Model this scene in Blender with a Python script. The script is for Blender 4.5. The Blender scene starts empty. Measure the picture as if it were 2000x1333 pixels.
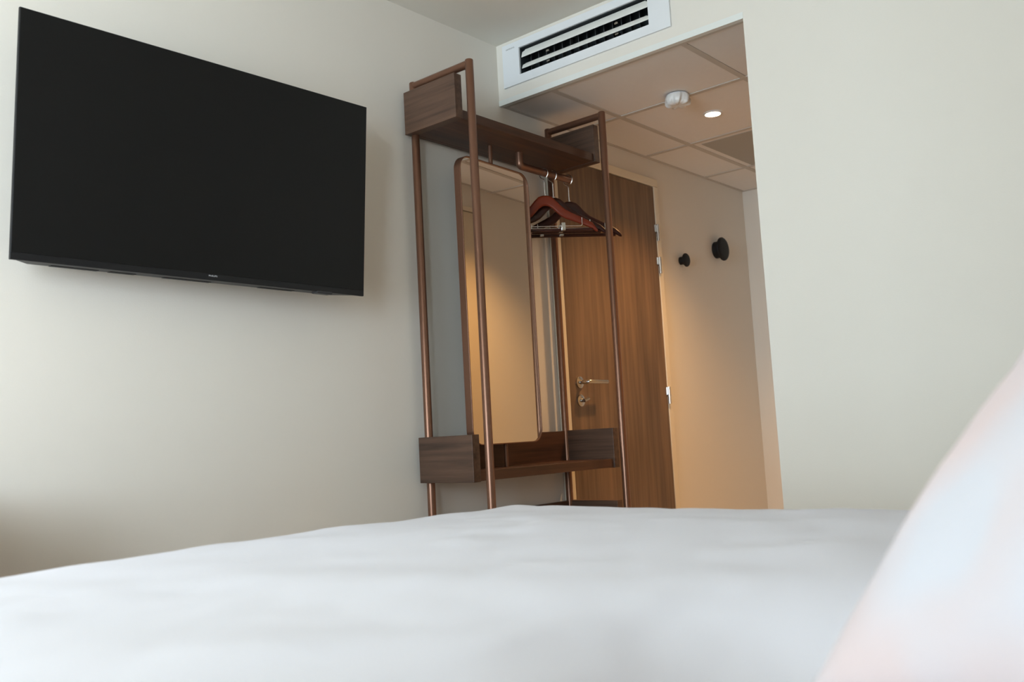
import bpy, bmesh, math, random
from mathutils import Vector, Matrix, noise

# ------------------------------------------------------------------ camera, world, light, exposure
SC = bpy.context.scene
COL = SC.collection
CAMZ = 0.81
YAW, PITCH, ROLL, FPX = map(float, (40.504, 5.913, -3.124, 1812.8))


def cam_axes():
    y, p, r = math.radians(YAW), math.radians(PITCH), math.radians(ROLL)
    f = Vector((math.cos(p) * math.cos(y), math.cos(p) * math.sin(y), math.sin(p)))
    right = f.cross(Vector((0, 0, 1))).normalized()
    up = right.cross(f)
    return right * math.cos(r) + up * math.sin(r), up * math.cos(r) - right * math.sin(r), f


cd = bpy.data.cameras.new('camera')
cam = bpy.data.objects.new('camera', cd)
COL.objects.link(cam)
rx, ux, fx = cam_axes()
cam.matrix_world = Matrix(((rx.x, ux.x, -fx.x, 0), (rx.y, ux.y, -fx.y, 0), (rx.z, ux.z, -fx.z, CAMZ), (0, 0, 0, 1)))
cd.sensor_width = 36.0
cd.lens = FPX / 2000 * 36
cd.clip_start = 0.02
cd.dof.use_dof = True
cd.dof.focus_distance = 3.2
cd.dof.aperture_fstop = 4.8
SC.camera = cam

SC.view_settings.view_transform = 'Standard'
SC.view_settings.look = 'None'
SC.view_settings.gamma = 1
SC.view_settings.use_curve_mapping = False
SC.view_settings.exposure = 0.0

w = bpy.data.worlds.new('daylight')
SC.world = w
w.use_nodes = True
w.node_tree.nodes['Background'].inputs[0].default_value = (0.80, 0.90, 1.0, 1)
w.node_tree.nodes['Background'].inputs[1].default_value = 3.0


def area(name, loc, rot, sx, sy, power, color, spread=180):
    ld = bpy.data.lights.new(name, 'AREA')
    ld.shape = 'RECTANGLE'
    ld.size, ld.size_y = sx, sy
    ld.energy = power
    ld.color = color
    ld.spread = math.radians(spread)
    o = bpy.data.objects.new(name, ld)
    o.location = loc
    o.rotation_euler = rot
    COL.objects.link(o)
    return o


# room frame: x runs along the television wall, y towards it, z up from the floor
XW, XB, YW, YH, ZC, ZL = -4.30, 2.87, 2.45, -0.62, 2.454, 2.192
HX, HY = 5.06, 1.335           # hallway end wall and hallway side wall
# daylight through the window behind the camera (window opening y -0.50..1.95, z 0.12..2.40)
area('window_daylight', (XW - 0.14, 0.725, 1.26), (0, math.radians(-90), 0), 2.28, 2.45, 210, (0.68, 0.86, 1.0))
# a second window, added to fill light onto the television wall, in the wall behind the head of the bed, left of the bed (opening x -2.90..-0.80, z 0.90..2.30)
area('side_window_daylight', (-1.85, YH - 0.14, 1.6), (math.radians(90), 0, 0), 2.10, 1.4, 170, (0.72, 0.86, 1.0))


# ------------------------------------------------------------------ materials
def srgb(r, g, b):
    f = lambda c: (c / 255 / 12.92) if c / 255 <= 0.04045 else ((c / 255 + 0.055) / 1.055) ** 2.4
    return (f(r), f(g), f(b), 1)


def mat(name, color, rough=0.6, metal=0.0, spec=0.5, noise_amt=0.0, noise_scale=30, bump=0.0, bscale=200, **kw):
    m = bpy.data.materials.new(name)
    m.use_nodes = True
    nt = m.node_tree
    b = nt.nodes['Principled BSDF']
    b.inputs['Base Color'].default_value = color
    b.inputs['Roughness'].default_value = rough
    b.inputs['Metallic'].default_value = metal
    b.inputs['Specular IOR Level'].default_value = spec
    tc = nt.nodes.new('ShaderNodeTexCoord')
    n = nt.nodes.new('ShaderNodeTexNoise')
    n.inputs['Scale'].default_value = noise_scale
    n.inputs['Detail'].default_value = 4
    nt.links.new(tc.outputs['Object'], n.inputs['Vector'])
    mx = nt.nodes.new('ShaderNodeMixRGB')
    mx.blend_type = 'MULTIPLY'
    mx.inputs[1].default_value = color
    mx.inputs[2].default_value = (1 - noise_amt,) * 3 + (1,)
    nt.links.new(n.outputs['Fac'], mx.inputs[0])
    nt.links.new(mx.outputs[0], b.inputs['Base Color'])
    if bump:
        n2 = nt.nodes.new('ShaderNodeTexNoise')
        n2.inputs['Scale'].default_value = bscale
        n2.inputs['Detail'].default_value = 3
        nt.links.new(tc.outputs['Object'], n2.inputs['Vector'])
        bp = nt.nodes.new('ShaderNodeBump')
        bp.inputs['Strength'].default_value = bump
        bp.inputs['Distance'].default_value = 0.002
        nt.links.new(n2.outputs['Fac'], bp.inputs['Height'])
        nt.links.new(bp.outputs[0], b.inputs['Normal'])
    if kw.get('emit'):
        b.inputs['Emission Color'].default_value = kw['ecol']
        b.inputs['Emission Strength'].default_value = kw['emit']
    return m


def wood(name, dark, light, axis, rough=0.45, fine=60, coarse=5, spec=0.4):
    """laminate whose grain runs along the given axis"""
    m = bpy.data.materials.new(name)
    m.use_nodes = True
    nt = m.node_tree
    b = nt.nodes['Principled BSDF']
    b.inputs['Roughness'].default_value = rough
    b.inputs['Specular IOR Level'].default_value = spec
    tc = nt.nodes.new('ShaderNodeTexCoord')

    def layer(scale, stretch, detail):
        mp = nt.nodes.new('ShaderNodeMapping')
        s = [scale] * 3
        s[axis] = scale * stretch
        mp.inputs['Scale'].default_value = s
        nt.links.new(tc.outputs['Object'], mp.inputs['Vector'])
        n = nt.nodes.new('ShaderNodeTexNoise')
        n.inputs['Scale'].default_value = 1
        n.inputs['Detail'].default_value = detail
        n.inputs['Roughness'].default_value = 0.6
        nt.links.new(mp.outputs[0], n.inputs['Vector'])
        return n
    a, c = layer(fine, 0.04, 5), layer(coarse, 0.12, 3)
    ad = nt.nodes.new('ShaderNodeMath')
    ad.operation = 'ADD'
    nt.links.new(a.outputs['Fac'], ad.inputs[0])
    nt.links.new(c.outputs['Fac'], ad.inputs[1])
    cr = nt.nodes.new('ShaderNodeValToRGB')
    cr.color_ramp.elements[0].position = 0.38
    cr.color_ramp.elements[0].color = dark
    cr.color_ramp.elements[1].position = 0.62
    cr.color_ramp.elements[1].color = light
    hf = nt.nodes.new('ShaderNodeMath')
    hf.operation = 'MULTIPLY'
    hf.inputs[1].default_value = 0.5
    nt.links.new(ad.outputs[0], hf.inputs[0])
    nt.links.new(hf.outputs[0], cr.inputs[0])
    nt.links.new(cr.outputs[0], b.inputs['Base Color'])
    bp = nt.nodes.new('ShaderNodeBump')
    bp.inputs['Strength'].default_value = 0.08
    bp.inputs['Distance'].default_value = 0.001
    nt.links.new(a.outputs['Fac'], bp.inputs['Height'])
    nt.links.new(bp.outputs[0], b.inputs['Normal'])
    return m


M = {}
M['paint'] = mat('cream_wall_paint', (0.815, 0.765, 0.685, 1), 0.75, spec=0.2, noise_amt=0.02, noise_scale=3, bump=0.10, bscale=260)
M['ceil'] = mat('ceiling_paint', (0.85, 0.815, 0.735, 1), 0.85, spec=0.15, noise_amt=0.02, noise_scale=3, bump=0.08)
M['tile'] = mat('ceiling_tile', (0.88, 0.85, 0.82, 1), 0.9, spec=0.1, noise_amt=0.04, noise_scale=40, bump=0.15, bscale=500)
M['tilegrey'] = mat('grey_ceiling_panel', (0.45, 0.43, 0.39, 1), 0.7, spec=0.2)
M['tbar'] = mat('ceiling_grid_bar', (0.60, 0.56, 0.51, 1), 0.6, spec=0.3)
M['floor'] = wood('oak_floor', srgb(178, 162, 142), srgb(206, 190, 170), 0, 0.5, 40, 4)
M['desk'] = wood('warm_oak_veneer', srgb(168, 96, 48), srgb(196, 124, 70), 0)
M['white'] = mat('white_plastic', (0.82, 0.83, 0.84, 1), 0.45)
M['louver'] = mat('white_louver', (0.80, 0.79, 0.74, 1), 0.5)
M['darkvoid'] = mat('dark_duct', (0.02, 0.025, 0.028, 1), 0.8)
M['fin'] = mat('duct_fin', (0.07, 0.075, 0.08, 1), 0.6)
M['glassblack'] = mat('black_screen', (0.0085, 0.0085, 0.0082, 1), 0.33, spec=0.18)
M['blackplastic'] = mat('black_plastic', (0.010, 0.010, 0.011, 1), 0.4, spec=0.3)
M['greyplastic'] = mat('dark_grey_plastic', (0.035, 0.036, 0.038, 1), 0.5, spec=0.4)
M['logo'] = mat('grey_lettering', (0.55, 0.55, 0.56, 1), 0.5)
M['logodark'] = mat('dark_lettering', (0.20, 0.20, 0.20, 1), 0.5)
M['bronze'] = mat('bronze_metal', srgb(126, 90, 71), 0.30, metal=0.6, spec=0.5, noise_amt=0.05, noise_scale=20)
M['walnutY'] = wood('walnut_grain_y', srgb(60, 43, 34), srgb(102, 76, 60), 1)
M['walnutX'] = wood('walnut_grain_x', srgb(54, 34, 24), srgb(92, 60, 42), 0)
M['door'] = wood('oak_door', srgb(92, 74, 58), srgb(132, 106, 82), 2, 0.5, 45, 5)
M['doorpaint'] = mat('cream_door_paint', (0.70, 0.60, 0.45, 1), 0.5, spec=0.3)
M['frame'] = mat('door_frame_paint', (0.79, 0.71, 0.57, 1), 0.45, spec=0.35)
M['chrome'] = mat('chrome', (0.80, 0.80, 0.80, 1), 0.18, metal=1.0)
M['steel'] = mat('brushed_steel', (0.52, 0.50, 0.47, 1), 0.25, metal=1.0)
M['mirror'] = mat('mirror_glass', (0.80, 0.79, 0.75, 1), 0.012, metal=1.0)
M['black'] = mat('matt_black', (0.006, 0.006, 0.007, 1), 0.55, spec=0.3)
M['mahogany'] = mat('mahogany_lacquer', srgb(118, 40, 16), 0.28, spec=0.4, noise_amt=0.3, noise_scale=25)  # lit tone of the hanger wood, painted in for the leftmost hanger
M['mahoganydark'] = mat('dark_mahogany_lacquer', srgb(58, 26, 19), 0.34, spec=0.35, noise_amt=0.3, noise_scale=25)  # same hanger wood with its shade painted into the colour
M['duvet'] = mat('white_duvet_cotton', (0.82, 0.82, 0.89, 1), 0.85, spec=0.15, bump=0.06, bscale=900)
M['mattress'] = mat('mattress_ticking', (0.75, 0.75, 0.74, 1), 0.9)
M['fabric'] = mat('grey_bed_base_fabric', (0.16, 0.15, 0.15, 1), 0.9, noise_amt=0.2, noise_scale=300)
M['headboard'] = mat('tan_headboard_leather', srgb(176, 128, 104), 0.55)
M['film'] = mat('crinkled_white_cover', (0.78, 0.78, 0.76, 1), 0.35, spec=0.5)
M['lamp'] = mat('lamp_glow', (1, 1, 1, 1), 0.5, emit=30, ecol=(1.0, 0.80, 0.62, 1))
M['winframe'] = mat('window_frame_paint', (0.6, 0.6, 0.6, 1), 0.4)

# pillow cotton: white with the pale pink tint of overexposure painted in as noise patches
mp_ = mat('pale_blush_white_cotton', (0.87, 0.88, 0.92, 1), 0.85, spec=0.15)
nt = mp_.node_tree
mx = [n for n in nt.nodes if n.type == 'MIX_RGB'][0]
mx.blend_type = 'MIX'
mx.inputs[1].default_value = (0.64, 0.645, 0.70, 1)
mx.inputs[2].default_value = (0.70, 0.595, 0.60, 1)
ns = [n for n in nt.nodes if n.type == 'TEX_NOISE'][0]
ns.inputs['Scale'].default_value = 5.5
ns.inputs['Detail'].default_value = 2
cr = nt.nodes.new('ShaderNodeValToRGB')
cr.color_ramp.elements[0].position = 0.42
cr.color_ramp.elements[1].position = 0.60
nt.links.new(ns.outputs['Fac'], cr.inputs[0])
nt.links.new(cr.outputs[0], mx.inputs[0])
M['pillow'] = mp_


# ------------------------------------------------------------------ mesh helpers
def add_box(bm, x0, x1, y0, y1, z0, z1, mi=0):
    vs = [bm.verts.new((x, y, z)) for x in (x0, x1) for y in (y0, y1) for z in (z0, z1)]
    for q in ((0, 1, 3, 2), (4, 6, 7, 5), (0, 4, 5, 1), (2, 3, 7, 6), (0, 2, 6, 4), (1, 5, 7, 3)):
        f = bm.faces.new([vs[i] for i in q])
        f.material_index = mi
    return vs


def add_tube(bm, pts, r, seg=16, caps=True, smooth=True, radii=None):
    pts = [Vector(p) for p in pts]
    rings = []
    prev = None
    for i, p in enumerate(pts):
        if i == 0:
            t = (pts[1] - p).normalized()
        elif i == len(pts) - 1:
            t = (p - pts[-2]).normalized()
        else:
            t = ((p - pts[i - 1]).normalized() + (pts[i + 1] - p).normalized()).normalized()
        if prev is None:
            a = Vector((0, 0, 1)) if abs(t.z) < 0.9 else Vector((1, 0, 0))
            n = t.cross(a).normalized()
        else:
            n = (prev - t * prev.dot(t)).normalized()
        prev = n
        b = t.cross(n)
        rr = radii[i] if radii else r
        rings.append([bm.verts.new(p + (n * math.cos(k * 2 * math.pi / seg) + b * math.sin(k * 2 * math.pi / seg)) * rr) for k in range(seg)])
    for a, c in zip(rings, rings[1:]):
        for k in range(seg):
            f = bm.faces.new((a[k], a[(k + 1) % seg], c[(k + 1) % seg], c[k]))
            f.smooth = smooth
    if caps:
        bm.faces.new(rings[0][::-1])
        bm.faces.new(rings[-1])
    return rings


def add_lathe(bm, prof, origin, axis, seg=32):
    """prof: list of (radius, distance along axis)"""
    axis = Vector(axis).normalized()
    a = Vector((0, 0, 1)) if abs(axis.z) < 0.9 else Vector((1, 0, 0))
    n = axis.cross(a).normalized()
    b = axis.cross(n)
    o = Vector(origin)
    rings = []
    for r, h in prof:
        if r < 1e-6:
            rings.append([bm.verts.new(o + axis * h)])
        else:
            rings.append([bm.verts.new(o + axis * h + (n * math.cos(k * 2 * math.pi / seg) + b * math.sin(k * 2 * math.pi / seg)) * r) for k in range(seg)])
    for a_, c_ in zip(rings, rings[1:]):
        for k in range(seg):
            k2 = (k + 1) % seg
            if len(a_) == 1 and len(c_) == 1:
                continue
            if len(a_) == 1:
                f = bm.faces.new((a_[0], c_[k2], c_[k]))
            elif len(c_) == 1:
                f = bm.faces.new((a_[k], a_[k2], c_[0]))
            else:
                f = bm.faces.new((a_[k], a_[k2], c_[k2], c_[k]))
            f.smooth = True


def obj(name, bm, mats, parent=None, bevel=0.0, fix=True, sharp=40):
    if fix:
        bmesh.ops.recalc_face_normals(bm, faces=bm.faces)
    me = bpy.data.meshes.new(name)
    bm.to_mesh(me)
    bm.free()
    for m in (mats if isinstance(mats, (list, tuple)) else [mats]):
        me.materials.append(m)
    o = bpy.data.objects.new(name, me)
    COL.objects.link(o)
    if parent:
        o.parent = parent
    if any(p.use_smooth for p in me.polygons):
        me.set_sharp_from_angle(angle=math.radians(sharp))
    if bevel:
        b = o.modifiers.new('bevel', 'BEVEL')
        b.width = bevel
        b.segments = 2
        b.limit_method = 'ANGLE'
    return o


def rebase(o, loc):
    """move a mesh's origin without moving its points"""
    o.data.transform(Matrix.Translation(-Vector(loc)))
    o.location = loc
    return o


def tag(o, label, cat, group=None, kind=None):
    o['label'] = label
    o['category'] = cat
    if group:
        o['group'] = group
    if kind:
        o['kind'] = kind
    return o


def thing(name, label, cat, loc=(0, 0, 0), rotz=0, group=None):
    o = bpy.data.objects.new(name, None)
    o.empty_display_size = 0.1
    COL.objects.link(o)
    o.location = loc
    o.rotation_euler = (0, 0, rotz)
    return tag(o, label, cat, group)


def struct(o, label=None, cat=None):
    o['kind'] = 'structure'
    if label:
        o['label'] = label
        o['category'] = cat
    return o


def text_part(name, txt, width, height, m, parent, matrix, thick=0.0004):
    cu = bpy.data.curves.new(name, 'FONT')
    cu.body = txt
    cu.size = 1
    cu.extrude = 0.0
    t = bpy.data.objects.new(name, cu)
    COL.objects.link(t)
    bpy.context.view_layer.update()
    me = bpy.data.meshes.new_from_object(t.evaluated_get(bpy.context.evaluated_depsgraph_get()))
    bpy.data.objects.remove(t)
    bm = bmesh.new()
    bm.from_mesh(me)
    xs = [v.co.x for v in bm.verts]
    ys = [v.co.y for v in bm.verts]
    sx, sy = width / (max(xs) - min(xs)), height / (max(ys) - min(ys))
    for v in bm.verts:
        v.co = Vector(((v.co.x - (max(xs) + min(xs)) / 2) * sx, (v.co.y - (max(ys) + min(ys)) / 2) * sy, 0))
    r = bmesh.ops.extrude_face_region(bm, geom=bm.faces[:])
    for e in r['geom']:
        if isinstance(e, bmesh.types.BMVert):
            e.co.z += thick
    o = obj(name, bm, m, parent)
    o.matrix_local = matrix
    return o


# ------------------------------------------------------------------ the room
bm = bmesh.new()
add_box(bm, XW - 0.1, XB, YH - 0.1, YW + 0.1, -0.1, 0)
struct(obj('floor', bm, M['floor']), 'pale oak plank floor of the bedroom', 'floor')
bm = bmesh.new()
add_box(bm, XB, HX + 0.1, HY - 0.1, YW + 0.1, -0.1, 0.0)
struct(obj('floor_hall', bm, mat('pale_hall_tile', (0.72, 0.69, 0.64, 1), 0.5, noise_amt=0.08, noise_scale=6)), 'pale stone tile floor of the hallway', 'floor')

bm = bmesh.new()
add_box(bm, XW - 0.1, XB + 0.12, YH - 0.1, YW + 0.1, ZC, ZC + 0.1)
struct(obj('ceiling', bm, M['ceil']), 'plain cream ceiling of the bedroom, top left of the air grille', 'ceiling')

bm = bmesh.new()
add_box(bm, XW - 0.1, HX + 0.1, YW, YW + 0.1, 0, ZC)
struct(obj('wall_back', bm, M['paint']), 'cream wall behind the television that runs on to the hallway door', 'wall')

bm = bmesh.new()
SX0, SX1, SZ0, SZ1 = -2.90, -0.80, 0.90, 2.30
add_box(bm, XW - 0.1, SX0, YH - 0.12, YH, 0, ZC)
add_box(bm, SX1, XB + 0.12, YH - 0.12, YH, 0, ZC)
add_box(bm, SX0, SX1, YH - 0.12, YH, 0, SZ0)
add_box(bm, SX0, SX1, YH - 0.12, YH, SZ1, ZC)
struct(obj('wall_front', bm, M['paint']), 'cream wall behind the head of the bed', 'wall')

# bulkhead wall (with the opening to the hallway and the hole for the air grille)
GY0, GY1, GZ0, GZ1 = 1.700, 2.323, 2.292, 2.407
bm = bmesh.new()
T = 0.12
add_box(bm, XB, XB + T, YH, HY, 0, ZC)
add_box(bm, XB, XB + 0.02, HY, YW, ZL, ZL + 0.03)
add_box(bm, XB, XB + T, HY, YW, ZL + 0.03, GZ0)
add_box(bm, XB, XB + T, HY, YW, GZ1, ZC)
add_box(bm, XB, XB + T, HY, GY0, GZ0, GZ1)
add_box(bm, XB, XB + T, GY1, YW, GZ0, GZ1)
struct(obj('wall_right', bm, M['paint']), 'pale wall on the right with the bulkhead over the hallway opening', 'wall')

# window wall behind the camera
bm = bmesh.new()
WY0, WY1, WZ0, WZ1 = -0.50, 1.95, 0.12, 2.40
add_box(bm, XW - 0.12, XW, YH, WY0, 0, ZC)
add_box(bm, XW - 0.12, XW, WY1, YW, 0, ZC)
add_box(bm, XW - 0.12, XW, WY0, WY1, 0, WZ0)
add_box(bm, XW - 0.12, XW, WY0, WY1, WZ1, ZC)
struct(obj('wall_left', bm, M['paint']), 'window wall behind the camera', 'wall')
bm = bmesh.new()
fw = 0.05
for a in ((WY0, WY1, WZ0, WZ0 + fw), (WY0, WY1, WZ1 - fw, WZ1), (WY0, WY0 + fw, WZ0, WZ1), (WY1 - fw, WY1, WZ0, WZ1),
          ((WY0 + WY1) / 2 - 0.03, (WY0 + WY1) / 2 + 0.03, WZ0, WZ1)):
    add_box(bm, XW - 0.09, XW - 0.04, *a)
struct(obj('window_1', bm, M['winframe'], bevel=0.004), 'grey framed window behind the camera', 'window')

bm = bmesh.new()
for a in ((SX0, SX1, SZ0, SZ0 + fw), (SX0, SX1, SZ1 - fw, SZ1), (SX0, SX0 + fw, SZ0, SZ1), (SX1 - fw, SX1, SZ0, SZ1)):
    add_box(bm, a[0], a[1], YH - 0.09, YH - 0.04, a[2], a[3])
struct(obj('window_2', bm, M['winframe'], bevel=0.004), 'grey framed window left of the head of the bed', 'window')

# hallway
bm = bmesh.new()
add_box(bm, HX, HX + 0.1, HY - 0.1, YW + 0.1, 0, ZL)
struct(obj('wall_hall_end', bm, M['paint']), 'cream end wall of the hallway beyond the round hooks', 'wall')
bm = bmesh.new()
add_box(bm, XB + T, HX + 0.1, HY - 0.1, HY, 0, ZL)
struct(obj('wall_hall_side', bm, M['paint']), 'cream side wall of the hallway seen in the mirror', 'wall')

# lower hallway ceiling: lay-in tiles between grid bars
bm = bmesh.new()
add_box(bm, XB + 0.021, HX + 0.1, HY - 0.1, YW + 0.1, ZL + 0.012, ZL + 0.028, 1)
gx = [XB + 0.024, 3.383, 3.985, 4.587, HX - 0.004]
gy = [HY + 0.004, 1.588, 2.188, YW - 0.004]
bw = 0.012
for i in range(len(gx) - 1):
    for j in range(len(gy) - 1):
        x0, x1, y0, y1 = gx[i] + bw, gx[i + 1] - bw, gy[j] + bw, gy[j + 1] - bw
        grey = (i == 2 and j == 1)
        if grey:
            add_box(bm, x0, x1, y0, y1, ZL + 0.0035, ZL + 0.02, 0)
            add_box(bm, x0 + 0.03, x1, y0, y1 - 0.03, ZL + 0.0015, ZL + 0.02, 2)  # one tile drawn darker grey, inset from two edges
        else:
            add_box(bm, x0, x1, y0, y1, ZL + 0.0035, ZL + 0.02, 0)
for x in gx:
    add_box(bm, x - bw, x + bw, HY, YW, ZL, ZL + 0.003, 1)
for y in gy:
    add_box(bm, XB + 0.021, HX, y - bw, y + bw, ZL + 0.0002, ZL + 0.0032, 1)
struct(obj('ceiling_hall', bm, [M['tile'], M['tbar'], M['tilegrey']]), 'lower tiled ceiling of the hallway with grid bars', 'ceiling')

# white edge bead along the bottom of the bulkhead and the right side of the opening
bm = bmesh.new()
add_box(bm, XB - 0.0015, XB + 0.02, HY - 0.001, YW, ZL - 0.001, ZL + 0.022)
struct(obj('trim_1', bm, mat('edge_bead_paint', (0.80, 0.81, 0.77, 1), 0.5)), 'pale edge bead along the bottom of the bulkhead', 'trim')


# ------------------------------------------------------------------ doors (hallway)
def hinge(parent, x, y, z, s):
    """barrel hinge; s = +1 when the wall it sits on faces -y"""
    bm = bmesh.new()
    yy = y - s * 0.008
    add_tube(bm, [(x, yy, z - 0.042), (x, yy, z - 0.003)], 0.0075, 14)
    add_tube(bm, [(x, yy, z + 0.003), (x, yy, z + 0.042)], 0.0075, 14)
    add_tube(bm, [(x, yy, z - 0.003), (x, yy, z + 0.003)], 0.0095, 14)
    y0, y1 = sorted((y, y - s * 0.003))
    add_box(bm, x - 0.022, x - 0.002, y0, y1, z + 0.004, z + 0.040)
    return obj('hinge', bm, M['chrome'], parent)


d1 = thing('door_1', 'brown oak veneer hallway door with steel lever, right of the open wardrobe', 'door', (0, 0, 0))
struct(d1)
DX0, DX1, DZ = 3.212, 4.012, 2.037
bm = bmesh.new()
add_box(bm, DX0 - 0.055, DX0 - 0.003, YW - 0.024, YW - 0.001, 0, DZ + 0.004)
add_box(bm, DX1 + 0.003, DX1 + 0.042, YW - 0.024, YW - 0.001, 0, DZ + 0.004)
add_box(bm, DX0 - 0.055, DX1 + 0.042, YW - 0.024, YW - 0.001, DZ + 0.004, DZ + 0.045)
obj('door_frame', bm, M['frame'], d1, bevel=0.003)['label'] = 'cream painted door frame'
bm = bmesh.new()
add_box(bm, DX0, DX1, YW - 0.021, YW - 0.002, 0.006, DZ)
leaf = obj('door_leaf', bm, M['door'], d1, bevel=0.002)
for z in (1.80, 1.632, 0.975):
    hinge(d1, DX1 + 0.004, YW - 0.022, z, 1)
# lever handle: round rose, neck, lever
yd = YW - 0.021
bm = bmesh.new()
lx, lz = 3.283, 1.033
add_lathe(bm, [(0.0, 0), (0.026, 0), (0.026, 0.006), (0.023, 0.008), (0.0, 0.008)], (lx, yd, lz), (0, -1, 0))
add_tube(bm, [(lx, yd - 0.006, lz), (lx, yd - 0.042, lz), (lx + 0.003, yd - 0.050, lz), (lx + 0.012, yd - 0.054, lz), (lx + 0.135, yd - 0.054, lz)], 0.0095, 14)
obj('door_handle', bm, M['steel'], d1)['label'] = 'brushed steel lever handle'
bm = bmesh.new()
kz = 0.953
add_lathe(bm, [(0.0, 0), (0.026, 0), (0.026, 0.006), (0.023, 0.008), (0.0, 0.008)], (lx, yd, kz), (0, -1, 0))
add_tube(bm, [(lx, yd - 0.006, kz), (lx, yd - 0.020, kz)], 0.009, 14)
add_tube(bm, [(lx - 0.004, yd - 0.024, kz - 0.002), (lx + 0.028, yd - 0.026, kz + 0.008)], 0.007, 12)
obj('door_lock', bm, M['steel'], d1)['label'] = 'small steel thumb-turn lock'

d2 = thing('door_2', 'plain cream door on the hallway side wall, reflected in the mirror', 'door', (0, 0, 0))
struct(d2)
EX0, EX1 = 3.02, 3.80
bm = bmesh.new()
add_box(bm, EX0 - 0.02, EX0 - 0.003, HY + 0.001, HY + 0.018, 0, DZ + 0.004)
add_box(bm, EX1 + 0.003, EX1 + 0.045, HY + 0.001, HY + 0.018, 0, DZ + 0.004)
add_box(bm, EX0 - 0.02, EX1 + 0.045, HY + 0.001, HY + 0.018, DZ + 0.006, DZ + 0.03)
obj('door_frame', bm, M['frame'], d2, bevel=0.002)
bm = bmesh.new()
add_box(bm, EX0, EX1, HY + 0.002, HY + 0.016, 0.006, DZ)
obj('door_leaf', bm, M['doorpaint'], d2, bevel=0.002)
for z in (1.80, 0.975):
    hinge(d2, EX1 + 0.004, HY + 0.018, z, -1)

# ------------------------------------------------------------------ air conditioning grille
g = thing('air_grille', 'white slotted air conditioning grille with dark vanes above the hallway opening', 'air vent', (XB, 2.01, 2.347))
PY0, PY1, PZ0, PZ1 = 1.610, 2.412, 2.256, 2.437
px = 0.008
bm = bmesh.new()
X = XB - 0.0005
L = lambda v: v  # coordinates are given in the room frame and shifted to the thing below


def local(o, root):
    o.data.transform(Matrix.Translation(-Vector(root.location)))
    return o


add_box(bm, X - px, X, PY0, GY0, PZ0, PZ1)
add_box(bm, X - px, X, GY1, PY1, PZ0, PZ1)
add_box(bm, X - px, X, GY0, GY1, PZ0, GZ0)
add_box(bm, X - px, X, GY0, GY1, GZ1, PZ1)
local(obj('faceplate', bm, M['white'], g), g)
bm = bmesh.new()
add_box(bm, X + 0.085, X + 0.09, GY0, GY1, GZ0, GZ1)
add_box(bm, X + 0.0, X + 0.09, GY0, GY0 + 0.003, GZ0, GZ1)
add_box(bm, X + 0.0, X + 0.09, GY1 - 0.003, GY1, GZ0, GZ1)
add_box(bm, X + 0.0, X + 0.09, GY0, GY1, GZ0, GZ0 + 0.003)
add_box(bm, X + 0.0, X + 0.09, GY0, GY1, GZ1 - 0.003, GZ1)
local(obj('duct', bm, M['darkvoid'], g), g)


def louver(zb, zf, xb, xf, name='louver'):
    bm = bmesh.new()
    n = 6
    prof = []
    for i in range(n + 1):
        t = i / n
        prof.append((xb + (xf - xb) * t, zb + (zf - zb) * t + 0.002 * math.sin(math.pi * t)))
    th = 0.0016
    ring = [(x, z + th) for x, z in prof] + [(x, z - th) for x, z in prof[::-1]]
    ends = []
    for y, cut in ((GY0 + 0.006, 1), (GY1 - 0.006, -1)):
        ends.append([bm.verts.new((x, y + cut * 0.012 * (0.0 if (xb - x) / max(xb - xf, 1e-6) > 0.3 else 1.0), z)) for x, z in ring])
    m_ = len(ring)
    for k in range(m_):
        bm.faces.new((ends[0][k], ends[0][(k + 1) % m_], ends[1][(k + 1) % m_], ends[1][k]))
    bm.faces.new(ends[0])
    bm.faces.new(ends[1][::-1])
    return local(obj(name, bm, M['louver'], g), g)


louver(GZ1 - 0.010, GZ1 - 0.041, X + 0.013, X + 0.001)
louver(GZ1 - 0.069, GZ1 - 0.089, X + 0.012, X + 0.001)
for k in range(15):
    y = GY0 + 0.025 + k * (GY1 - GY0 - 0.05) / 14
    bm = bmesh.new()
    vs = add_box(bm, X + 0.040, X + 0.080, y - 0.0012, y + 0.0012, GZ0 + 0.004, GZ1 - 0.004)
    bmesh.ops.rotate(bm, verts=bm.verts, cent=(X + 0.04, y, 0), matrix=Matrix.Rotation(math.radians(18), 3, 'Z'))
    local(obj('vane', bm, M['fin'], g), g)
for y in (1.852, 2.186):
    for z in (GZ1 - 0.052, GZ1 - 0.094):
        bm = bmesh.new()
        add_box(bm, X + 0.008, X + 0.030, y - 0.006, y + 0.006, z - 0.004, z + 0.004)
        add_tube(bm, [(X + 0.012, y - 0.008, z), (X + 0.012, y + 0.008, z)], 0.004, 10)
        local(obj('louver_bracket', bm, M['steel'], g), g)
# small lettering, top left of the faceplate
mt = Matrix(((0, 0, -1, X - px - XB), (-1, 0, 0, 2.368 - 2.01), (0, 1, 0, 2.4155 - 2.347), (0, 0, 0, 1)))
text_part('lettering', 'SAMSUNG', 0.046, 0.0055, M['logodark'], g, mt)

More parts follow.
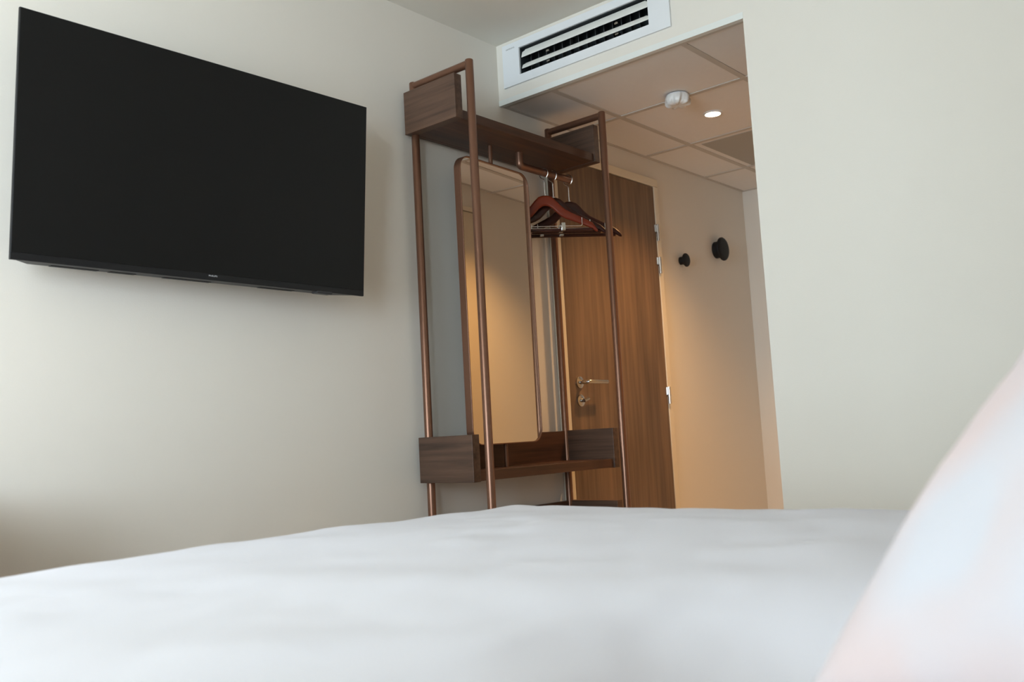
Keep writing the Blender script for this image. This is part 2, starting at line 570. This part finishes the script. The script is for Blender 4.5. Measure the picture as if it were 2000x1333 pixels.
# ------------------------------------------------------------------ ceiling fittings
sd = thing('smoke_detector', 'round white smoke detector in a crinkled cover on the hallway ceiling', 'smoke detector', (3.340, 1.872, ZL))
bm = bmesh.new()
add_lathe(bm, [(0.0, 0), (0.046, 0), (0.047, 0.010), (0.044, 0.014), (0, 0.014)], (0, 0, 0), (0, 0, -1), 40)
obj('base', bm, M['white'], sd)
bm = bmesh.new()
random.seed(4)
seg, rings = 72, []
prof = [(0.0485, 0.004), (0.0505, 0.010), (0.0510, 0.020), (0.0490, 0.031), (0.0455, 0.039), (0.0380, 0.0445), (0.026, 0.046), (0.012, 0.0445), (0.004, 0.044)]
for i, (r, h) in enumerate(prof):
    ring = []
    for k in range(seg):
        a = k * 2 * math.pi / seg
        amp = (0.0006, 0.0020, 0.0038, 0.0052, 0.0052, 0.0040, 0.0026, 0.001, 0.0)[i]
        sw = math.sin(7 * a + 0.35 * i)
        wv = math.copysign(abs(sw) ** 0.6, sw) * 0.8 + math.sin(16 * a + 0.9 * i + 1) * 0.4 + random.uniform(-.15, .15)
        rr = r + amp * wv
        ring.append(bm.verts.new((rr * math.cos(a), rr * math.sin(a), -h - amp * 0.5 * wv)))
    rings.append(ring)
for a_, c_ in zip(rings, rings[1:]):
    for k in range(seg):
        f = bm.faces.new((a_[k], a_[(k + 1) % seg], c_[(k + 1) % seg], c_[k]))
        f.smooth = True
bm.faces.new(rings[-1])
obj('cover', bm, M['film'], sd, sharp=80)['label'] = 'crinkled translucent white cover'

dl = thing('recessed_downlight', 'small round glowing downlight in the hallway ceiling beside the smoke detector', 'ceiling light', (3.664, 1.884, ZL))
bm = bmesh.new()
add_lathe(bm, [(0.034, 0.001), (0.034, 0.003), (0.041, 0.002), (0.042, -0.003), (0.034, -0.003), (0.034, 0.001)], (0, 0, 0), (0, 0, -1), 40)
obj('trim_ring', bm, M['white'], dl)
bm = bmesh.new()
add_lathe(bm, [(0.0, 0.0015), (0.034, 0.0015), (0.034, 0.0), (0, 0)], (0, 0, 0), (0, 0, -1), 40)
obj('diffuser', bm, M['lamp'], dl)
ld = bpy.data.lights.new('downlight_beam', 'SPOT')
ld.energy = 100
ld.color = (1.0, 0.55, 0.21)
ld.spot_size = math.radians(120)
ld.spot_blend = 1.0
ld.shadow_soft_size = 0.05
lo = bpy.data.objects.new('downlight_beam', ld)
lo.location = (0, 0, -0.012)
lo.parent = dl
COL.objects.link(lo)

# ------------------------------------------------------------------ round wall hooks
for (x, z, R, r, dep, lab) in ((4.272, 1.687, 0.036, 0.021, 0.040, 'smaller round black mushroom-shaped wall hook, nearer the oak door'),
                               (4.672, 1.792, 0.066, 0.047, 0.052, 'larger round black mushroom-shaped wall hook, nearer the hallway end')):
    bm = bmesh.new()
    add_lathe(bm, [(0, 0), (r, 0), (r, dep * 0.25), (r * 0.97, dep * 0.5), (r * 1.02, dep * 0.62), (R * 0.9, dep * 0.70), (R, dep * 0.78),
                   (R, dep * 0.88), (R * 0.93, dep * 0.97), (R * 0.7, dep * 1.02), (0, dep * 1.04)], (0, 0, 0), (0, -1, 0), 48)
    o = obj('wall_hook', bm, M['black'], sharp=50)
    o.location = (x, YW - 0.0005, z)
    tag(o, lab, 'wall hook', 'round black hooks on the hallway wall')

# ------------------------------------------------------------------ television
tvx, tvz, tvyaw, tvtilt, tvroll, tvw, tvh = 1.426, 0.797 + CAMZ, -0.042, 0.072, -0.011, 1.0644, 0.6241
tv = thing('television', 'large black flat television mounted on the cream wall', 'television')
ca, sa = math.cos(tvyaw), math.sin(tvyaw)
ex = Vector((ca, sa, 0))
nrm = Vector((sa, -ca, 0))
ez = Vector((0, 0, math.cos(tvtilt))) + nrm * math.sin(tvtilt)
ex2 = ex * math.cos(tvroll) + ez * math.sin(tvroll)
ez2 = ez * math.cos(tvroll) - ex * math.sin(tvroll)
ny = ez2.cross(ex2)            # into the wall
tv.matrix_world = Matrix(((ex2.x, ny.x, ez2.x, tvx), (ex2.y, ny.y, ez2.y, 2.29), (ex2.z, ny.z, ez2.z, tvz), (0, 0, 0, 1)))
hw, hh = tvw / 2, tvh / 2
bm = bmesh.new()
add_box(bm, -hw, hw, 0.0, 0.010, -hh, hh)
obj('bezel', bm, M['blackplastic'], tv, bevel=0.0015)
bm = bmesh.new()
add_box(bm, -hw + 0.002, hw - 0.002, -0.0012, 0.001, -hh + 0.018, hh - 0.002)
obj('screen', bm, M['glassblack'], tv, bevel=0.0006)['label'] = 'dark switched-off screen'
bm = bmesh.new()
# deeper rear housing that narrows towards the wall
f0 = [(-hw + 0.006, 0.010, -hh + 0.002), (hw - 0.006, 0.010, -hh + 0.002), (hw - 0.006, 0.010, hh - 0.006), (-hw + 0.006, 0.010, hh - 0.006)]
f1 = [(-hw + 0.060, 0.068, -hh + 0.001), (hw - 0.085, 0.068, -hh + 0.001), (hw - 0.085, 0.050, hh - 0.16), (-hw + 0.060, 0.050, hh - 0.16)]
f2 = [(-hw + 0.09, 0.076, -hh + 0.030), (hw - 0.12, 0.076, -hh + 0.030), (hw - 0.12, 0.056, hh - 0.22), (-hw + 0.09, 0.056, hh - 0.22)]
R_ = [[bm.verts.new(v) for v in f] for f in (f0, f1, f2)]
for a_, c_ in zip(R_, R_[1:]):
    for k in range(4):
        bm.faces.new((a_[k], a_[(k + 1) % 4], c_[(k + 1) % 4], c_[k]))
bm.faces.new(R_[0])
bm.faces.new(R_[2])
obj('rear_housing', bm, M['greyplastic'], tv, bevel=0.003)
for k, (x0, x1) in enumerate(((-0.42, -0.30), (-0.27, -0.20), (-0.12, 0.02), (0.18, 0.30))):
    bm = bmesh.new()
    add_box(bm, x0, x1, 0.046, 0.064, -hh - 0.0002, -hh + 0.006)
    obj('vent_slot', bm, M['black'], tv)
bm = bmesh.new()
add_box(bm, 0.350, 0.410, -0.001, 0.030, -hh - 0.006, -hh + 0.004)
obj('sensor_module', bm, M['greyplastic'], tv, bevel=0.004)
# wall bracket between housing and wall
bm = bmesh.new()
add_box(bm, -0.2, 0.2, 0.060, 0.082, -0.20, 0.10)
obj('wall_bracket', bm, M['black'], tv)
mt = Matrix(((1, 0, 0, 0.0), (0, 0, -1, -0.0002), (0, 1, 0, -hh + 0.0125), (0, 0, 0, 1)))
text_part('lettering', 'PHILIPS', 0.026, 0.0045, M['logo'], tv, mt)

# ------------------------------------------------------------------ open wardrobe
XL, XR, YF, YB, ZT = 2.335, 3.140, 2.123, 2.410, CAMZ + 1.318
WR = (XL + XR) / 2, (YF + YB) / 2, 0
wr = thing('open_wardrobe', 'open wardrobe of bronze tube frames with walnut shelves standing against the cream wall', 'wardrobe', WR)
PR = 0.015


def wpart(name, bm, m, parent=wr, **k):
    o = obj(name, bm, m, parent, **k)
    o.data.transform(Matrix.Translation(-Vector(WR)))
    return o


def arc_corner(p, a, b, rad, n=5):
    """rounded polyline corner at p coming from direction a and leaving to b (unit vectors)"""
    p, a, b = Vector(p), Vector(a), Vector(b)
    out = []
    for i in range(n + 1):
        t = i / n
        s = p - a * rad
        e = p + b * rad
        out.append(s * (1 - t) ** 2 + p * 2 * t * (1 - t) + e * t ** 2)
    return out


for x in (XL, XR):
    bm = bmesh.new()
    for y in (YB, YF):
        add_tube(bm, [(x, y, 0.0), (x, y, ZT + PR - 0.004), (x, y, ZT + PR - 0.001), (x, y, ZT + PR)], PR, 20, radii=[PR, PR, PR * 0.9, PR * 0.75])
    add_tube(bm, [(x, YB, ZT), (x, YF, ZT)], PR * 0.96, 20)
    fr = wpart('side_frame', bm, M['bronze'], sharp=60)
    bm = bmesh.new()
    add_tube(bm, [(x, YB, 0.10), (x, YF, 0.10)], PR * 0.9, 16)
    wpart('lower_rail', bm, M['bronze'])

for base, depth_front in ((CAMZ + 1.129, 2.173), (CAMZ - 0.145, 2.173), (CAMZ - 0.437, 2.173)):
    H = 0.161
    t = thing
    # end panels (grain across the depth)
    for (x0, x1) in ((XL - 0.035, XL + 0.001), (XR - 0.006, XR + 0.030)):
        bm = bmesh.new()
        add_box(bm, x0, x1, depth_front - 0.007, 2.428, base, base + H)
        wpart('end_panel', bm, M['walnutY'], bevel=0.0015)
    bm = bmesh.new()
    add_box(bm, XL + 0.0015, XR - 0.0065, depth_front, 2.405, base + 0.002, base + 0.036)
    wpart('shelf_board', bm, M['walnutX'], bevel=0.0012)
    bm = bmesh.new()
    add_box(bm, XL + 0.0015, XR - 0.0065, 2.405, 2.427, base + 0.002, base + H - 0.002)
    wpart('back_panel', bm, M['walnutX'], bevel=0.0012)

# mirror between the two shelves, turned a little on its centre post
MZ0, MZ1 = CAMZ - 0.024, CAMZ + 1.052
mx_, my_, mw = 2.642, 2.316, 0.424
mir = thing('pivoting_mirror', 'x', 'x')
del mir['label'], mir['category']
mir.parent = wr
mir.location = (mx_ - WR[0], my_ - WR[1], 0)
mir.rotation_euler = (0, 0, math.radians(3.1))


def rrect(w_, z0, z1, rad, n=10):
    pts = []
    for cx_, cz_, a0 in ((w_ / 2 - rad, z1 - rad, 0), (-w_ / 2 + rad, z1 - rad, 90), (-w_ / 2 + rad, z0 + rad, 180), (w_ / 2 - rad, z0 + rad, 270)):
        for i in range(n + 1):
            a = math.radians(a0 + 90 * i / n)
            pts.append((cx_ + rad * math.cos(a), cz_ + rad * math.sin(a)))
    return pts


def mirror_frame():
    bm = bmesh.new()
    o_, i_ = rrect(mw, MZ0, MZ1, 0.055), rrect(mw - 0.009, MZ0 + 0.0045, MZ1 - 0.0045, 0.0505)
    yf, yb = -0.022, 0.009
    rings = [[bm.verts.new((x, y, z)) for x, z in P] for P, y in ((o_, yf), (o_, yb), (i_, yb), (i_, yf))]
    n = len(o_)
    for a_, c_ in ((0, 1), (1, 2), (2, 3), (3, 0)):
        for k in range(n):
            f = bm.faces.new((rings[a_][k], rings[a_][(k + 1) % n], rings[c_][(k + 1) % n], rings[c_][k]))
            f.smooth = True
    return bm


obj('mirror_frame', mirror_frame(), M['bronze'], mir, bevel=0.0012, sharp=30)
bm = bmesh.new()
P = rrect(mw - 0.0092, MZ0 + 0.0046, MZ1 - 0.0046, 0.0504)
a_ = [bm.verts.new((x, -0.0165, z)) for x, z in P]
c_ = [bm.verts.new((x, -0.0125, z)) for x, z in P]
bm.faces.new(a_)
bm.faces.new(c_[::-1])
for k in range(len(P)):
    bm.faces.new((a_[k], a_[(k + 1) % len(P)], c_[(k + 1) % len(P)], c_[k]))
obj('mirror_glass', bm, M['mirror'], mir)
bm = bmesh.new()
add_box(bm, -mw / 2 + 0.006, mw / 2 - 0.006, -0.0115, 0.007, MZ0 + 0.04, MZ1 - 0.04)
obj('mirror_backing', bm, M['black'], mir)
for z0, z1 in ((MZ1 - 0.002, CAMZ + 1.1315), (CAMZ - 0.1095, MZ0 + 0.002)):
    bm = bmesh.new()
    add_tube(bm, [(0, 0, z0), (0, 0, z1)], 0.0085, 14)
    obj('pivot_post', bm, M['bronze'], mir)

# hanging rail under the upper shelf
RY, RZ, RX0 = 2.300, CAMZ + 1.077, 2.800
bm = bmesh.new()
add_tube(bm, [(RX0, RY, CAMZ + 1.1315)] + arc_corner((RX0, RY, RZ), (0, 0, -1), (1, 0, 0), 0.014) + [(XR - 0.006, RY, RZ)], PR, 18)
wpart('hanging_rail', bm, M['bronze'], sharp=60)


# ------------------------------------------------------------------ clothes hangers
def hanger(loc, rotz, label, wmat, Lh, clips):
    h = thing('clothes_hanger', label, 'hanger', loc, math.radians(rotz), 'wooden hangers on the wardrobe rail')
    # wooden shoulders: local x = width, z = 0 at the top of the wood
    top = [(0, 0), (0.012, -0.0005), (0.028, -0.006), (0.045, -0.022), (0.062, -0.042), (0.082, -0.060), (0.11, -0.076), (0.15, -0.096), (0.19, -0.118), (Lh - 0.009, -0.134), (Lh, -0.150)]
    thick = [0.044, 0.045, 0.050, 0.052, 0.048, 0.041, 0.035, 0.031, 0.028, 0.022, 0.008]
    bm = bmesh.new()
    secs = []
    full = [(-x, z, t) for (x, z), t in list(zip(top, thick))[:0:-1]] + [(x, z, t) for (x, z), t in zip(top, thick)]
    for x, z, t in full:
        bow = -0.010 * (abs(x) / Lh) ** 2          # arms curve forward
        wd = 0.0065 + 0.001 * (abs(x) / Lh)
        sec = []
        for k in range(12):
            a = 2 * math.pi * k / 12
            cx_, cz_ = math.cos(a), math.sin(a)
            sec.append(bm.verts.new((x, bow * 0.6 + wd * math.copysign(abs(cx_) ** 0.7, cx_), z - t / 2 + t / 2 * math.copysign(abs(cz_) ** 0.8, cz_))))
        secs.append(sec)
    for a, c in zip(secs, secs[1:]):
        for k in range(12):
            f = bm.faces.new((a[k], a[(k + 1) % 12], c[(k + 1) % 12], c[k]))
            f.smooth = True
    bm.faces.new(secs[0])
    bm.faces.new(secs[-1])
    obj('shoulders', bm, wmat, h, sharp=70)
    bm = bmesh.new()
    add_tube(bm, [(-0.190, -0.004, -0.148), (0.190, -0.004, -0.148)], 0.0072, 12)
    obj('trouser_bar', bm, M['mahoganydark'], h)
    # hook: straight shank then a round open crook over the rail
    R0 = 0.0225
    zc = 0.0925           # centre of the crook
    pts = [(0, 0, -0.004), (0, 0, 0.050), (0, 0.0, 0.062), (0, 0.005, 0.0705)]
    for i in range(0, 18):
        a = math.radians(-62 + i * 17.5)
        pts.append((0, R0 * math.cos(a), zc + R0 * math.sin(a)))
    # crook lies across the rail: turn it back by the hanger's own angle
    q = Matrix.Rotation(math.radians(-rotz - 0), 3, 'Z')
    pts = [q @ Vector(p) for p in pts]
    bm = bmesh.new()
    add_tube(bm, pts, 0.0025, 10)
    add_lathe(bm, [(0, 0), (0.006, 0), (0.0055, 0.004), (0.003, 0.006), (0, 0.006)], (0, 0, -0.001), (0, 0, 1), 16)
    obj('hook', bm, M['chrome'], h)
    # chrome clip bar
    bm = bmesh.new()
    y = -0.016
    add_tube(bm, [(-0.145, y, -0.10), (-0.145, y, -0.128), (-0.141, y, -0.134), (0.141, y, -0.134), (0.145, y, -0.128), (0.145, y, -0.10)], 0.0018, 10)
    obj('clip_wire', bm, M['chrome'], h)
    for x in clips:
        bm = bmesh.new()
        add_box(bm, x - 0.008, x + 0.008, y - 0.008, y - 0.004, -0.152, -0.120)
        add_box(bm, x - 0.008, x + 0.008, y + 0.004, y + 0.008, -0.152, -0.120)
        add_tube(bm, [(x - 0.011, y, -0.134), (x + 0.011, y, -0.134)], 0.0055, 12)
        obj('clip', bm, M['steel'], h, bevel=0.001)
    return h


HZ = CAMZ + 0.981
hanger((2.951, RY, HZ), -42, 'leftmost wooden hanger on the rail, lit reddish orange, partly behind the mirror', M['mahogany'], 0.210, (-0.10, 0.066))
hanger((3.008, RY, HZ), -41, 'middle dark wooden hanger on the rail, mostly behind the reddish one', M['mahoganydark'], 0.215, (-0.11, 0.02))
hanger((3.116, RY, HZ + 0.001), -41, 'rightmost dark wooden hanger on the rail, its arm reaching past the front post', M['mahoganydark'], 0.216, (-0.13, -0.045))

# ------------------------------------------------------------------ curtain added out of view to keep window light off the pillow
bm = bmesh.new()
n = 90
cols = []
for i in range(n + 1):
    t = i / n
    y = YH + 0.02 + 0.88 * t
    x = -0.62 + 0.03 * math.sin(t * 2 * math.pi * 9) + 0.006 * math.sin(t * 37)
    cols.append([bm.verts.new((x + dx, y, z)) for dx, z in ((0, 0.02), (0, 2.40), (0.004, 2.40), (0.004, 0.02))])
for a, c in zip(cols, cols[1:]):
    for k in range(4):
        f = bm.faces.new((a[k], a[(k + 1) % 4], c[(k + 1) % 4], c[k]))
        f.smooth = True
bm.faces.new(cols[0])
bm.faces.new(cols[-1])
cu = obj('curtain', bm, mat('beige_curtain_cloth', (0.72, 0.70, 0.66, 1), 0.9, noise_amt=0.1, noise_scale=300))
tag(cu, 'beige pleated curtain hanging beside the head of the bed, left of the camera', 'curtain')

# ------------------------------------------------------------------ desk added outside the frame's left edge for shade and warm bounce
dk = thing('desk', 'warm oak desk with solid side panels standing below the left end of the television', 'desk', (0.02, 2.17, 0))
DKX0, DKX1, DKY0, DKY1 = -0.62, 0.70, 1.90, 2.445
for nm, b in (('desktop', (DKX0, DKX1, DKY0, DKY1, 0.735, 0.765)), ('side_panel', (DKX0, DKX0 + 0.03, DKY0 + 0.01, DKY1, 0, 0.7345)),
              ('side_panel', (DKX1 - 0.03, DKX1, DKY0 + 0.01, DKY1, 0, 0.7345)), ('back_panel', (DKX0 + 0.031, DKX1 - 0.031, DKY1 - 0.03, DKY1 - 0.01, 0.35, 0.7345))):
    bm = bmesh.new()
    add_box(bm, *b)
    local(obj(nm, bm, M['desk'], dk, bevel=0.002), dk)

# ------------------------------------------------------------------ bed
BX0, BX1, BY0, BY1, BZ = -0.06, 1.77, -0.50, 1.545, CAMZ - 0.168
bed = thing('bed', 'double bed with grey upholstered base, hidden beneath the white duvet', 'bed', ((BX0 + BX1) / 2, (BY0 + BY1) / 2, 0))


def bpart(name, bm, m, **k):
    o = obj(name, bm, m, bed, **k)
    o.data.transform(Matrix.Translation(-Vector(bed.location)))
    return o


bm = bmesh.new()
add_box(bm, BX0 + 0.05, BX1 - 0.05, BY0, BY1 - 0.05, 0.12, 0.34)
bpart('bed_base', bm, M['fabric'], bevel=0.02)
bm = bmesh.new()
add_box(bm, BX0 + 0.05, BX1 - 0.05, BY0 + 0.01, BY1 - 0.05, 0.341, BZ - 0.080)
bpart('mattress', bm, M['mattress'], bevel=0.03)
bm = bmesh.new()
add_box(bm, BX0 - 0.02, BX1 + 0.02, YH + 0.005, BY0 - 0.002, 0.0, 1.02)
bpart('headboard', bm, M['headboard'], bevel=0.02)
for x in (BX0 + 0.12, BX1 - 0.12):
    for y in (BY0 + 0.12, BY1 - 0.15):
        bm = bmesh.new()
        add_tube(bm, [(x, y, 0), (x, y, 0.121)], 0.025, 14)
        bpart('leg', bm, M['black'])


def duvet():
    bm = bmesh.new()
    x0, x1, y0, y1 = BX0, BX1, BY0 + 0.02, BY1
    rad, drop = 0.085, 0.33
    over = rad * math.pi / 2 + drop - rad
    nx, ny_ = 190, 200
    U = [x0 + rad - over + (x1 - x0 - 2 * rad + 2 * over) * i / nx for i in range(nx + 1)]
    V = [y0 + (y1 - rad - y0 + over) * j / ny_ for j in range(ny_ + 1)]
    grid = []
    for v in V:
        row = []
        for u in U:
            cx_ = min(max(u, x0 + rad), x1 - rad)
            cy_ = min(v, y1 - rad)
            dx, dy = u - cx_, v - cy_
            d = math.hypot(dx, dy)
            h = d
            # puffiness: thicker towards the middle of the foot half, soft wrinkles
            puff = 0.0
            ex_ = min(cx_ - x0, x1 - cx_) / 0.45
            ey_ = (y1 - cy_) / 0.45
            edge = min(1, max(0, ex_)) * min(1, max(0, ey_))
            puff += 0.008 * math.sin(math.pi / 2 * edge)
            puff += 0.008 * math.exp(-((u - 1.15) / 0.42) ** 2) * min(1, max(0, (y1 - v) / 0.12 + 0.9))
            puff += 0.007 * noise.noise(Vector((u * 1.7, v * 1.7, 3.1)))
            puff += 0.0045 * noise.noise(Vector((u * 7 + v * 3, v * 6, 7.7)))
            wr_ = noise.noise(Vector((u * 9 + 4 * v, v * 16 - 6 * u, 1.3)))
            puff += 0.006 * max(0, wr_) * max(0, 0.35 + noise.noise(Vector((u * 2.3, v * 2.3, 9))))
            puff += 0.0035 * abs(noise.noise(Vector((u * 3 + 5 * v, v * 9 - 4 * u, 5.5))))
            # the pillow's lower edge sinks into the duvet
            ax_, ay_, bx_, by_ = 0.33, -0.30, 0.65, 0.32
            tt = min(1, max(0, ((u - ax_) * (bx_ - ax_) + (v - ay_) * (by_ - ay_)) / ((bx_ - ax_) ** 2 + (by_ - ay_) ** 2)))
            dd = math.hypot(u - ax_ - tt * (bx_ - ax_), v - ay_ - tt * (by_ - ay_))
            puff -= 0.044 * math.exp(-(dd / 0.15) ** 2)
            if d < 1e-6:
                p = Vector((u, v, BZ + puff))
            else:
                nx_, ny2 = dx / d, dy / d
                if d < rad * math.pi / 2:
                    hor = rad * math.sin(d / rad)
                    dr = rad * (1 - math.cos(d / rad))
                else:
                    dr = rad + (d - rad * math.pi / 2)
                    hor = rad + 0.02 * (dr - rad) / drop
                t = min(1, dr / 0.3)
                ang = math.atan2(ny2, nx_)
                hor += t * 0.014 * noise.noise(Vector((u * 5, v * 5, 2.2)))
                if abs(dx) > 1e-6 and abs(dy) > 1e-6:
                    hor += t * 0.03 * (0.5 + 0.5 * math.sin(ang * 6))
                    dr = min(dr, drop + 0.05)
                p = Vector((cx_ + nx_ * hor, cy_ + ny2 * hor, BZ + (puff - 0.009 * max(0, 1 - cx_ / 0.9)) * max(0, 1 - dr / 0.15) - dr))
            row.append(bm.verts.new(p))
        grid.append(row)
    for j in range(ny_):
        for i in range(nx):
            f = bm.faces.new((grid[j][i], grid[j][i + 1], grid[j + 1][i + 1], grid[j + 1][i]))
            f.smooth = True
    return bm


o = obj('duvet', duvet(), M['duvet'], fix=False, sharp=180)
s = o.modifiers.new('thickness', 'SOLIDIFY')
s.thickness = 0.012
s.offset = -1
tag(o, 'white cotton duvet spread over the whole bed', 'duvet')


def pillow(name, label, w_, h_, th, loc, rot, seed):
    bm = bmesh.new()
    n = 56
    sides = []
    for s_ in (1, -1):
        g_ = []
        for j in range(n + 1):
            row = []
            for i in range(n + 1):
                u, v = -1 + 2 * i / n, -1 + 2 * j / n
                prof = max(0, 1 - abs(u) ** 2.6) ** 0.55 * max(0, 1 - abs(v) ** 2.6) ** 0.55
                # edges bow inwards a little between the corners
                bx = 1 - 0.05 * (1 - v * v) * abs(u) ** 3
                bz = 1 - 0.05 * (1 - u * u) * abs(v) ** 3
                x, z = u * w_ / 2 * bx, v * h_ / 2 * bz
                nz = noise.noise(Vector((x * 5 + seed, z * 5, s_ * 2.0))) * 0.014 + noise.noise(Vector((x * 16 + z * 9 + seed, z * 12, s_ * 3.0))) * 0.004
                y = -s_ * (th / 2 * prof + nz * min(1, prof * 1.6))
                if prof == 0 and s_ == -1:
                    row.append(sides[0][j][i])
                else:
                    row.append(bm.verts.new((x, y, z)))
            g_.append(row)
        sides.append(g_)
        for j in range(n):
            for i in range(n):
                q_ = (g_[j][i], g_[j][i + 1], g_[j + 1][i + 1], g_[j + 1][i])
                try:
                    f = bm.faces.new(q_ if s_ == 1 else q_[::-1])
                    f.smooth = True
                except ValueError:
                    pass
    o = obj(name, bm, M['pillow'], sharp=180)
    o.location = loc
    o.rotation_euler = rot
    return tag(o, label, 'pillow')


pillow('pillow', 'large white pillow propped up at the head of the bed, right foreground', 0.70, 0.70, 0.188,
       (0.728, -0.117, CAMZ + 0.062), (math.radians(50.2), math.radians(5.5), math.radians(62.4)), 2.0)
